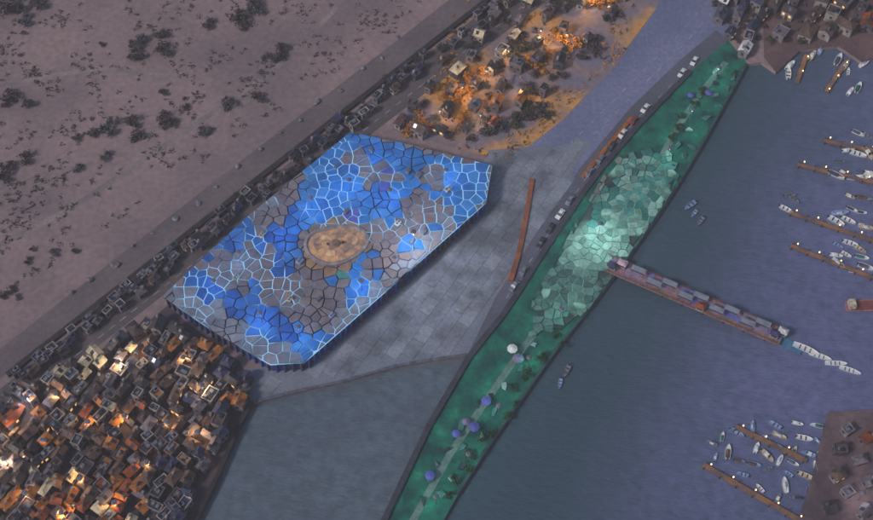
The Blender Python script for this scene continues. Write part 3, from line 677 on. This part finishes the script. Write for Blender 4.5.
for px, py in scatter([(716,70),(734,80),(700,135),(676,176),(668,160),(690,112)], 13, 2000, r):
    k = r.choice(['teal','dark green','teal','pale green grey'])
    o = link('stone_block', r.choice(BLK), BLKM[k], loc=P(px, py, 0.02)); o.rotation_euler = (0, 0, ANG+r.choice((0, 1.57))+r.gauss(0, 0.2)); o.location.z = 0.05
    rank(o, px, k+' stone block', 'on the upper green bank', 'stone block', 'stone blocks on the upper green bank')
def parasol(px, py, c, s):
    t = thing('parasol', P(px, py, 0.02), r.uniform(0, 6)); t.scale = (s, s, s); n = 8; v = [(0,0,2.9)]+[(1.6*math.cos(2*math.pi*k/n), 1.6*math.sin(2*math.pi*k/n), 2.2) for k in range(n)]+[(1.6*math.cos(2*math.pi*k/n), 1.6*math.sin(2*math.pi*k/n), 2.02) for k in range(n)]
    link('canopy', mesh('canopy', v, [(0, 1+k, 1+(k+1) % n) for k in range(n)]+[(1+k, 9+k, 9+(k+1) % n, 1+(k+1) % n) for k in range(n)]), {'violet': MPU[0], 'white': M_WHITE, 'lilac': BLKM['lilac grey']}[c], t)
    MB().bar((0,0,0.1), (0,0,2.85), 0.05, 6).build('pole', M_METAL, t); MB().bar((0,0,0), (0,0,0.12), 0.4, 8).build('base', M_DARK, t)
    rank(t, px, c+' parasol', 'on the green bank', 'parasol', 'parasols on the green bank')
for px, py in [(512,352),(518,362),(466,424),(456,436),(474,430),(690,98),(708,96),(430,478),(486,404)]:
    parasol(px, py, r.choice(['violet','violet','white','lilac']), r.uniform(0.8, 1.2))
# ------------------------------------------------------------------ boats
def hull_me(L, B, D):
    secs = [(-0.5,0.78,0.0),(-0.3,0.95,0.0),(0.0,1.0,0.0),(0.25,0.82,0.06),(0.40,0.5,0.14),(0.5,0.04,0.25)]; v = []; f = []
    for t, wd, sh in secs:
        x = t*L; b = B/2*wd; z = D*(1+sh)
        v += [(x,-b*0.55,-0.25),(x,-b,z),(x,-b*0.86,z),(x,-b*0.8,z-0.28),(x,b*0.8,z-0.28),(x,b*0.86,z),(x,b,z),(x,b*0.55,-0.25)]
    for i in range(len(secs)-1):
        for k in range(8): a = i*8+k; b = i*8+(k+1) % 8; f.append((a, b, b+8, a+8))
    f.append(tuple(range(8))[::-1]); f.append(tuple(range(len(v)-8, len(v))))
    return mesh('hull', v, f)
HUL = hull_me(5.4, 2.0, 0.8); HULB = hull_me(8.2, 2.3, 0.7)
CAB = MB().add([(-1.1,-.7,.5),(0.9,-.62,.5),(0.9,.62,.5),(-1.1,.7,.5),(-1.0,-.6,1.5),(0.4,-.52,1.45),(0.4,.52,1.45),(-1.0,.6,1.5)], [(0,3,2,1),(4,5,6,7),(0,1,5,4),(1,2,6,5),(2,3,7,6),(3,0,4,7)]).me('cabin')
SHIELD = MB().add([(0.93,-.55,.62),(0.93,.55,.62),(0.47,.46,1.4),(0.47,-.46,1.4),(0.97,-.55,.62),(0.97,.55,.62),(0.51,.46,1.4),(0.51,-.46,1.4)], [(3,2,1,0),(4,5,6,7),(0,1,5,4),(1,2,6,5),(2,3,7,6),(3,0,4,7)]).me('windscreen')
MAST = MB().bar((0.5,0,0.4), (0.5,0,7.5), 0.09, 6, 0.05).me('mast'); BOOM = MB().bar((0.5,0,1.5), (-2.2,0,1.4), 0.16, 6, 0.1).me('boom'); COV = MB().add([(-2.4,-.8,.72),(0.6,-.8,.72),(0.6,.8,.72),(-2.4,.8,.72),(-2.4,0,1.15),(0.6,0,1.25)], [(0,1,5,4),(2,3,4,5),(1,2,5),(3,0,4),(3,2,1,0)]).me('tarpaulin')
MOT = MB().box(-3.05, -2.6, -0.2, 0.2, 0.3, 1.15).box(-3.0, -2.8, -0.08, 0.08, -0.3, 0.3).me('outboard_motor'); THW = MB().box(-0.2, 0.2, -0.8, 0.8, 0.55, 0.65).me('thwart')
BCOL = {'white': M_WHITE, 'pale blue': mat('boat_blue', (130,150,190), None, 0.8, 0.5, bump=0), 'grey': mat('boat_grey', (112,116,130), None, 0.8, 0.5, bump=0), 'cream': mat('boat_cream', (190,172,146), None, 0.8, 0.5, bump=0)}
def boat(px, py, c, style, rz, place, group, s=1.0):
    t = thing('boat', P(px, py, ZW+0.1), rz); t.scale = (s, s, s)
    if style == 'cabin': link('hull', HUL, BCOL[c], t); link('cabin', CAB, M_WHITE, t); link('windscreen', SHIELD, M_GLASS, t); link('outboard_motor', MOT, M_GLASS, t)
    elif style == 'sail': link('hull', HUL, BCOL[c], t); link('cabin', CAB, M_WHITE, t).scale = (1.0, 0.8, 0.7); link('mast', MAST, M_METAL, t); link('boom', BOOM, BCOL['pale blue'], t)
    elif style == 'covered': link('hull', HUL, BCOL[c], t); link('tarpaulin', COV, r.choice([RM['navy'], RM['slate'], RM['teal'], RM['brown']]), t); link('outboard_motor', MOT, M_GLASS, t)
    elif style == 'open':
        link('hull', HUL, BCOL[c], t); link('outboard_motor', MOT, M_GLASS, t)
        for x in (-1.2, 0.4): link('thwart', THW, M_BARK, t, loc=(x, 0, 0))
    else:
        link('hull', HULB, BCOL[c], t)
        for x in (-2, -0.4, 1.2): link('thwart', THW, M_METAL, t, loc=(x, 0, -0.1))
    rank(t, px, '%s %s boat' % (c, {'cabin': 'cabin', 'open': 'open motor', 'sail': 'sailing', 'covered': 'tarpaulin covered', 'long': 'long rowing'}[style]), place, 'boat', group)
r = random.Random(21); JA = math.atan2((P(873,190)-P(800,165)).y, (P(873,190)-P(800,165)).x)
def fleet(poly, d, place, group, cols, tries=900, cap=40, s0=0.55, s1=1.15):
    n = 0
    for px, py in scatter(poly, d, tries, r):
        if n >= cap: break
        boat(px, py, r.choice(cols), r.choice(['cabin','open','sail','covered']), JA+r.choice((0, 3.14, 1.57))+r.gauss(0, 0.3), place, group, r.uniform(s0, s1)); n += 1
def jetty(line, wd, label, seed):
    a = P(*line[0], ZW); b = P(*line[1], ZW); d = b-a; L = d.length; t = thing('jetty', a, math.atan2(d.y, d.x), label, 'jetty'); rr = random.Random(seed)
    mb = MB(); x = 0.0
    while x < L:
        mb.box(x, x+0.42, -wd/2+rr.uniform(0, .06), wd/2-rr.uniform(0, .06), 0.75, 0.87+rr.uniform(0, .03)); x += 0.5
    mb.build('deck', mat('jetty_timber', (138,96,64), (98,78,74), 0.18, 0.9), t)
    for s in (-1, 1): MB().box(-0.1, L, s*wd*0.38-0.1, s*wd*0.38+0.1, 0.5, 0.74).build('bearer', M_BARK, t)
    x = 0.5
    while x < L:
        for s in (-1, 1): MB().bar((x, s*(wd/2+0.16), -2), (x, s*(wd/2+0.16), 1.6), 0.14, 6).build('pile', M_BARK, t)
        x += 5.5
    x = 2.0
    while x < L:
        MB().bar((x, wd/2-0.1, 0.8), (x, wd/2-0.1, 2.2), 0.05, 5).build('lamp_post', M_METAL, t); MB().bar((x, wd/2-0.1, 2.2), (x, wd/2-0.1, 2.6), 0.24, 8, 0.2).build('lamp_glass', emat('jetty_lamp', (1.0, 0.6, 0.25), 3.0), t)
        x += 7.5
    return t
JT = [((823,142),(900,158)),((797,166),(900,190)),((800,210),(900,240)),((789,214),(902,252)),((790,247),(905,292))]
JL = ['topmost short timber jetty on the right', 'second timber jetty from the top on the right', 'third timber jetty from the top, close above a longer one', 'long timber jetty in the middle of the right side', 'lowest and longest timber jetty on the upper right']
JT = [JT[0], JT[1], JT[3], JT[4]]; JL = ['topmost and shortest timber jetty at the right edge', 'second timber jetty from the top at the right edge', 'third timber jetty from the top at the right edge', 'longest timber jetty at the right edge, fourth from top']
for i, (l, b) in enumerate(zip(JT, JL)): jetty(l, 1.7, b, i)
jetty(((735,428),(806,462)), 1.8, 'upper of the two timber jetties at lower right', 8); jetty(((703,466),(800,522)), 1.8, 'lower of the two timber jetties at lower right', 9)
jetty(((846,62),(826,92)), 1.7, 'short timber jetty at the top right shore', 10); jetty(((806,56),(796,84)), 1.7, 'short timber jetty at top right nearest the sea wall', 11)
def rowboats(pts_, place, group, cols, st, rz0, s=0.9):
    for px, py in pts_: boat(px, py, r.choice(cols), r.choice(st), rz0+r.gauss(0, 0.25), place, group, s*r.uniform(0.68, 1.25))
CB = ['white','white','pale blue','grey','white','cream']
rowboats([(858,134),(868,137),(848,151),(858,155),(868,154),(840,162),(836,176),(844,174),(852,179),(862,178),(872,176),(850,197),(864,199)], 'at the upper timber jetties on the right', 'boats at the upper jetties', CB, ['cabin','open','sail','covered'], JA)
rowboats([(840,214),(852,210),(862,213),(836,222),(848,221),(866,228),(838,246),(850,244),(860,250),(836,256),(846,255),(862,258),(838,264),(866,268),(854,272)], 'at the lower timber jetties on the right', 'boats at the lower jetties', CB, ['cabin','open','sail','covered'], JA)
rowboats([(790,196),(786,210),(794,200)], 'in open water right of the sea wall', 'boats off the sea wall', ['white','grey'], ['open'], JA)
rowboats([(795,48),(812,56),(820,50),(838,60),(848,72),(838,74),(856,56),(864,64),(788,74),(790,66),(850,92),(858,88),(845,66)], 'in the top right harbour', 'boats at top right', CB, ['cabin','open','sail','covered'], JA+1.5)
fleet([(720,424),(790,424),(826,420),(832,440),(812,500),(786,506),(740,476),(706,452)], 13, 'in the lower right marina', 'boats in the lower right marina', CB+['pale blue'], 1500, 34, 0.5, 0.95)
rowboats([(806,350),(820,357),(836,364),(850,371)], 'in the line beyond the pier end', 'white rowing boats on the right', ['white'], ['long'], JA, 1.0)
rowboats([(690,206),(694,214),(700,222),(566,372),(560,384)], 'near the green bank', 'boats near the green bank', ['grey','pale blue'], ['open'], ANG, 0.8)

# ------------------------------------------------------------------ louvred rafts and canopies
M_SLAT = mat('slat_pale', (168,172,184), (140,144,158), 0.6, 0.6, bump=0); M_SLATD = mat('slat_dark', (44,48,60), None, 0.6, 0.6, bump=0)
SLATS = MB(); x = -3.6
while x < 3.6: SLATS.box(x, x+0.34, -1.6, 1.6, 0.06, 0.16); x += 0.72
SLATS = SLATS.me('slats'); RAFT = boxmesh('platform', 7.8, 3.6, 0.4); FLT = MB().bar((-3.9,0,-0.1), (3.9,0,-0.1), 0.35, 8).me('float'); PST = MB().bar((0,0,-2.6), (0,0,0.1), 0.12, 6).me('post')
def louvre(px, py, z, float_, rz, place, group):
    t = thing('louvred_raft' if float_ else 'louvred_canopy', P(px, py, z), rz); t.scale = (0.62, 0.62, 0.85)
    up = 0.1 if float_ else 2.6
    link('platform', RAFT, M_SLATD, t, loc=(0, 0, up)); link('slats', SLATS, M_SLAT, t, loc=(0, 0, up+0.36), kind='stuff')
    if float_:
        for s in (-1, 1): link('float', FLT, M_METAL, t, loc=(0, s*1.5, 0))
    else:
        for a in (-1, 1):
            for b in (-1, 1): link('post', PST, M_METAL, t, loc=(a*3.5, b*1.5, up))
    rank(t, px, 'striped louvred raft' if float_ else 'striped louvred canopy', place, 'raft' if float_ else 'canopy', group)
for k in range(9):
    f_ = 0.18+k*0.088; louvre(606+176*f_, 263+75*f_+(3 if k % 2 else -3), 0.5, False, math.atan2((P(782,338)-P(606,263)).y, (P(782,338)-P(606,263)).x), 'on the red violet pier', 'louvred canopies on the pier')
FAN = MB().bar((0,0,0), (0,0,0.35), 0.62, 12, 0.55).me('fan_cowl')
def roof_unit(px, py, c, rz, s):
    t = thing('roof_unit', P(px, py, HB+0.15), rz); t.scale = (s, s, s)
    MB().box(-1.5, 1.5, -1.0, 1.0, 0.25, 1.5).build('casing', BCOL[c], t)
    for x in (-0.72, 0.72): link('fan_cowl', FAN, M_METAL, t, loc=(x, 0, 1.5))
    MB().box(-1.4, 1.4, -1.05, -1.005, 0.5, 1.2).build('grille', M_SLATD, t)
    for x in (-1.2, 1.2): MB().box(x-0.1, x+0.1, -0.95, 0.95, 0, 0.245).build('skid', M_METAL, t)
    rank(t, px, c+' ventilation unit', 'on the blue hall roof', 'roof unit', 'ventilation units on the hall roof')
for px, py in [(408,172),(418,176),(398,224),(408,218),(424,232),(412,242),(396,256),(346,212),(336,168),(448,190),(300,262),(290,300),(236,278),(262,236),(318,300),(332,316)]:
    roof_unit(px, py, r.choice(['white','pale blue','grey','grey','cream']), ANG+r.gauss(0, 0.1), r.uniform(0.55, 0.85))
# parked cars along the road beside the hall
CBODY = MB(); prof = [(-2.1,.35),(-2.15,.8),(-1.5,.95),(1.0,.95),(2.0,.75),(2.15,.35)]
CBODY.add([(x, y, z) for y in (-.85, .85) for x, z in prof], [tuple(range(5, -1, -1)), tuple(range(6, 12))]+[(i, (i+1) % 6, 6+(i+1) % 6, 6+i) for i in range(6)]); CBODY = CBODY.me('body')
CGL = MB(); prof = [(-1.5,.96),(-1.1,1.42),(0.3,1.42),(1.0,.96)]
CGL.add([(x, y*(1 if z < 1 else .82), z) for y in (-.78, .78) for x, z in prof], [(3,2,1,0),(4,5,6,7)]+[(i, (i+1) % 4, 4+(i+1) % 4, 4+i) for i in range(4)]); CGL = CGL.me('windows')
CRF = MB().box(-1.08, 0.28, -.62, .62, 1.425, 1.47).me('roof'); CWH = MB().bar((0,-.12,0), (0,.12,0), .33, 12).me('wheel')
CARM = dict(BCOL); CARM['dark'] = M_SLATD; CARM['red'] = mat('car_red', (130,52,48), None, 0.5, 0.4, bump=0); CARM['blue'] = mat('car_blue', (60,84,140), None, 0.5, 0.4, bump=0)
def car(px, py, c, rz, place, group):
    t = thing('parked_car', P(px, py, 0.02), rz)
    link('body', CBODY, CARM[c], t); link('windows', CGL, M_GLASS, t); link('roof', CRF, CARM[c], t)
    for x in (-1.35, 1.35):
        for y in (-.78, .78): link('wheel', CWH, M_SLATD, t, loc=(x, y, .33))
    rank(t, px, c+' car', place, 'car', group)
for p in along([(694,62),(640,114),(590,172),(544,238),(506,300)], 17):
    if r.random() < 0.6: car(p[0], p[1], r.choice(['white','grey','dark','pale blue','red']), ANG+r.gauss(0, 0.05), 'on the quay road', 'cars on the quay road')
# ------------------------------------------------------------------ red and violet pier
a = P(606, 263, 0.3); b = P(782, 338, 0.3); d = b-a; L = d.length
pier = thing('pier', a, math.atan2(d.y, d.x), 'red brown and violet deck pier reaching from the pale green terrace into the harbour', 'pier')
PM = [mat('pier_'+k, c, tuple(int(v*0.85) for v in c), 0.3, 0.85) for k, c in (('red', (132,98,110)), ('violet', (108,104,154)), ('mauve', (126,112,136)), ('brown', (128,102,92)), ('blue', (92,98,158)))]
npan = 26; pl = L/npan; r = random.Random(4)
for i in range(npan):
    for j, (y0, y1) in enumerate(((-3.2,-1.1),(-1.08,1.0),(1.02,3.2))):
        m = (r.choice([PM[3],PM[0],PM[3]]), r.choice([PM[0],PM[1],PM[2],PM[4]]), r.choice([PM[1],PM[0],PM[2]]))[j]
        MB().box(0.03, pl-0.03, y0, y1, 0, 0.16+r.uniform(0, 0.04)).build('deck_panel', m, pier, loc=(i*pl, 0, 0))
for y in (-2.4, 0, 2.4): MB().box(0, L, y-0.2, y+0.2, -0.5, -0.01).build('girder', M_BARK, pier)
for i in range(0, npan+1, 3):
    for y in (-2.4, 2.4): MB().bar((i*pl, y, -4), (i*pl, y, -0.4), 0.3, 8).build('pile', M_DARK, pier)
for y in (-3.05, 3.05):
    mb = MB().box(0, L, y-0.05, y+0.05, 1.1, 1.2).box(0, L, y-0.04, y+0.04, 0.65, 0.71)
    for i in range(npan*2+1): mb.box(i*pl/2-0.05, i*pl/2+0.05, y-0.05, y+0.05, 0.15, 1.1)
    mb.build('railing', mat('rail_rust', (126,78,64), None, 0.5), pier)
M_KROOF = [RM['white'], RM['navy'], RM['rust'], mat('roof_pink', (180,150,158), None, 0.5)]
for px, py, k, cn in [(622,266,3,'pink'),(782,334,0,'white'),(774,336,1,'navy'),(700,309,2,'rust'),(612,268,1,'navy')]:
    t = thing('kiosk', P(px, py, 0.45), pier.rotation_euler.z)
    MB().box(-1.3, 1.3, -1.0, 1.0, 0.0, 2.1).build('wall', WALLS[2], t); rf = link('roof', mesh('roof', [(-1.6,-1.3,2.12),(1.6,-1.3,2.12),(1.6,1.3,2.12),(-1.6,1.3,2.12),(-0.5,0,3.0),(0.5,0,3.0)], [(0,1,5,4),(1,2,5),(2,3,4,5),(3,0,4),(3,2,1,0)]), M_KROOF[k], t)
    MB().box(-0.9, 0.9, -0.06, 0.0, 1.0, 1.8).build('counter_hatch', M_GLASS, t, loc=(0, -1.0, 0))
    rank(t, px, cn+' roofed kiosk', 'on the red violet pier', 'kiosk', 'kiosks on the pier')
# teal float at the end of the pier
t = thing('swim_platform', P(790, 346, ZW), pier.rotation_euler.z, 'teal blue floating platform off the end of red pier', 'platform')
MB().box(-4, 4, -1.8, 1.8, 0.25, 0.5).build('deck', mat('teal_deck', (62,104,130), (56,92,118), 0.3), t)
for s in (-1, 1): link('float', FLT, M_METAL, t, loc=(0, s*1.3, 0.1))
MB().bar((-3.8,0.4,0.5), (-3.8,0.4,1.5), 0.05, 5).bar((-3.8,-0.4,0.5), (-3.8,-0.4,1.5), 0.05, 5).bar((-3.8,0.4,1.5), (-4.3,0.4,0.3), 0.05, 5).bar((-3.8,-0.4,1.5), (-4.3,-0.4,0.3), 0.05, 5).build('ladder', M_METAL, t)
# pinkish barge at the right edge
t = thing('barge', P(868, 307, ZW), 0.05, 'pinkish red barge cut off by the right edge', 'barge')
link('hull', hull_me(15, 4.4, 1.2), mat('barge_hull', (150,104,104), (126,86,90), 0.4), t); MB().box(-6, 3.5, -1.5, 1.5, 0.95, 1.5).build('hatch_cover', mat('barge_hatch', (118,62,58), None, 0.4), t); MB().box(-7, -4.8, -1.4, 1.4, 1.52, 3.4).build('wheelhouse', BCOL['cream'], t)

# ------------------------------------------------------------------ lamps that are lit
def lamp(px, py, hgt, c, power, label, z=0.0):
    t = thing('street_lamp', P(px, py, z), 0, None if 'lane lamp' in label else label, 'street lamp')
    if 'lane lamp' in label:
        k = label.split()[0]; rank(t, px, {'roof': 'blue', 'bank': 'green', 'golden': 'golden', 'warm': 'warm'}[k]+' street lamp', {'roof': 'on the blue hall roof', 'bank': 'on the green bank', 'golden': 'in the town at top centre', 'warm': 'among the lower left roofs'}[k], 'street lamp', k+' lamps')
    MB().bar((0,0,0), (0,0,0.6), 0.22, 8, 0.16).bar((0,0,0.5), (0,0,hgt), 0.11, 8, 0.07).build('pole', M_METAL, t)
    MB().bar((0,0,hgt), (0,0,hgt+0.25), 0.9, 10, 0.5).build('lamp_hood', M_METAL, t)
    MB().bar((0,0,hgt-0.45), (0,0,hgt-0.02), 0.55, 10, 0.75).build('lamp_glass', emat('lamp_%d' % int(px), c, 9.0), t)
    ld = bpy.data.lights.new('lamp_light', 'POINT'); ld.energy = power; ld.color = c; ld.shadow_soft_size = 0.5
    lo = bpy.data.objects.new('lamp_light', ld); C.objects.link(lo); lo.parent = t; lo.location = (0, 0, hgt-1.2)
lamp(598, 238, 9, (0.85, 1.0, 0.92), 3200, 'added lamp mast giving the glow on the pale green terrace', z=HG+0.2)  # added to make the pale green glow; no lamp known here
lamp(414, 250, 11, (0.92, 0.95, 1.0), 5200, 'lamp mast on the right part of the blue hall roof', z=HB+0.2)
for px, py in [(372,160),(350,190),(312,208),(390,200),(446,180),(284,236),(240,262),(216,290),(262,322),(300,336),(362,290)]:
    lamp(px, py, 6.0, (0.10, 0.50, 1.0), 640, 'roof lane lamp', z=HB+0.2)
for px, py in [(716,78),(690,120),(668,158),(560,318),(528,366),(498,414),(468,462),(436,504)]:
    lamp(px, py, 6, (0.35, 1.0, 0.78), 200, 'bank lane lamp')
for px, py in [(462,96),(486,80),(508,60),(440,120),(540,40),(566,44),(588,8),(520,98),(480,124),(600,-2)]:
    lamp(px, py, 6, (1.0, 0.62, 0.24), 1000, 'golden lane lamp')
lamp(30, 408, 7, (1.0, 0.93, 0.95), 1200, 'white street lamp among the lower left town houses')
lamp(122, 372, 7, (1.0, 0.78, 0.42), 1800, 'warm street lamp at the top of the lower left town')
lamp(205, 395, 7, (1.0, 0.7, 0.35), 1500, 'warm street lamp between the brown houses below the blue hall')
for k, (px, py) in enumerate([(60,402),(92,430),(48,448),(128,424),(30,500),(84,486),(150,470),(118,510),(170,430),(140,360),(186,366),(112,384),(16,436),(66,520),(200,440)]):
    lamp(px, py, 6, (1.0, 0.56, 0.2), 950, '%s warm lane lamp from the left among the orange town roofs' % ordn(k) if False else 'warm lane lamp among the lower left roofs')
lamp(10, 468, 7, (1.0, 0.72, 0.4), 1800, 'warm street lamp at the left edge of the lower town')
lamp(858, 500, 6, (1.0, 0.9, 0.9), 250, 'white street lamp on the brown shore at lower right', z=-0.2)
finish_labels()
# ------------------------------------------------------------------ evening haze
hz = MB().box(-3200, 3200, -2200, 4200, -9, 400).build('haze', None, kind='stuff')
hm = bpy.data.materials.new('haze_air'); hm.use_nodes = True; hn = hm.node_tree.nodes; hn.clear()
ho = hn.new('ShaderNodeOutputMaterial'); hv = hn.new('ShaderNodeVolumePrincipled'); hv.inputs['Color'].default_value = (0.86, 0.86, 0.95, 1); hv.inputs['Density'].default_value = 0.0003
hm.node_tree.links.new(hv.outputs[0], ho.inputs['Volume']); hz.data.materials.append(hm)
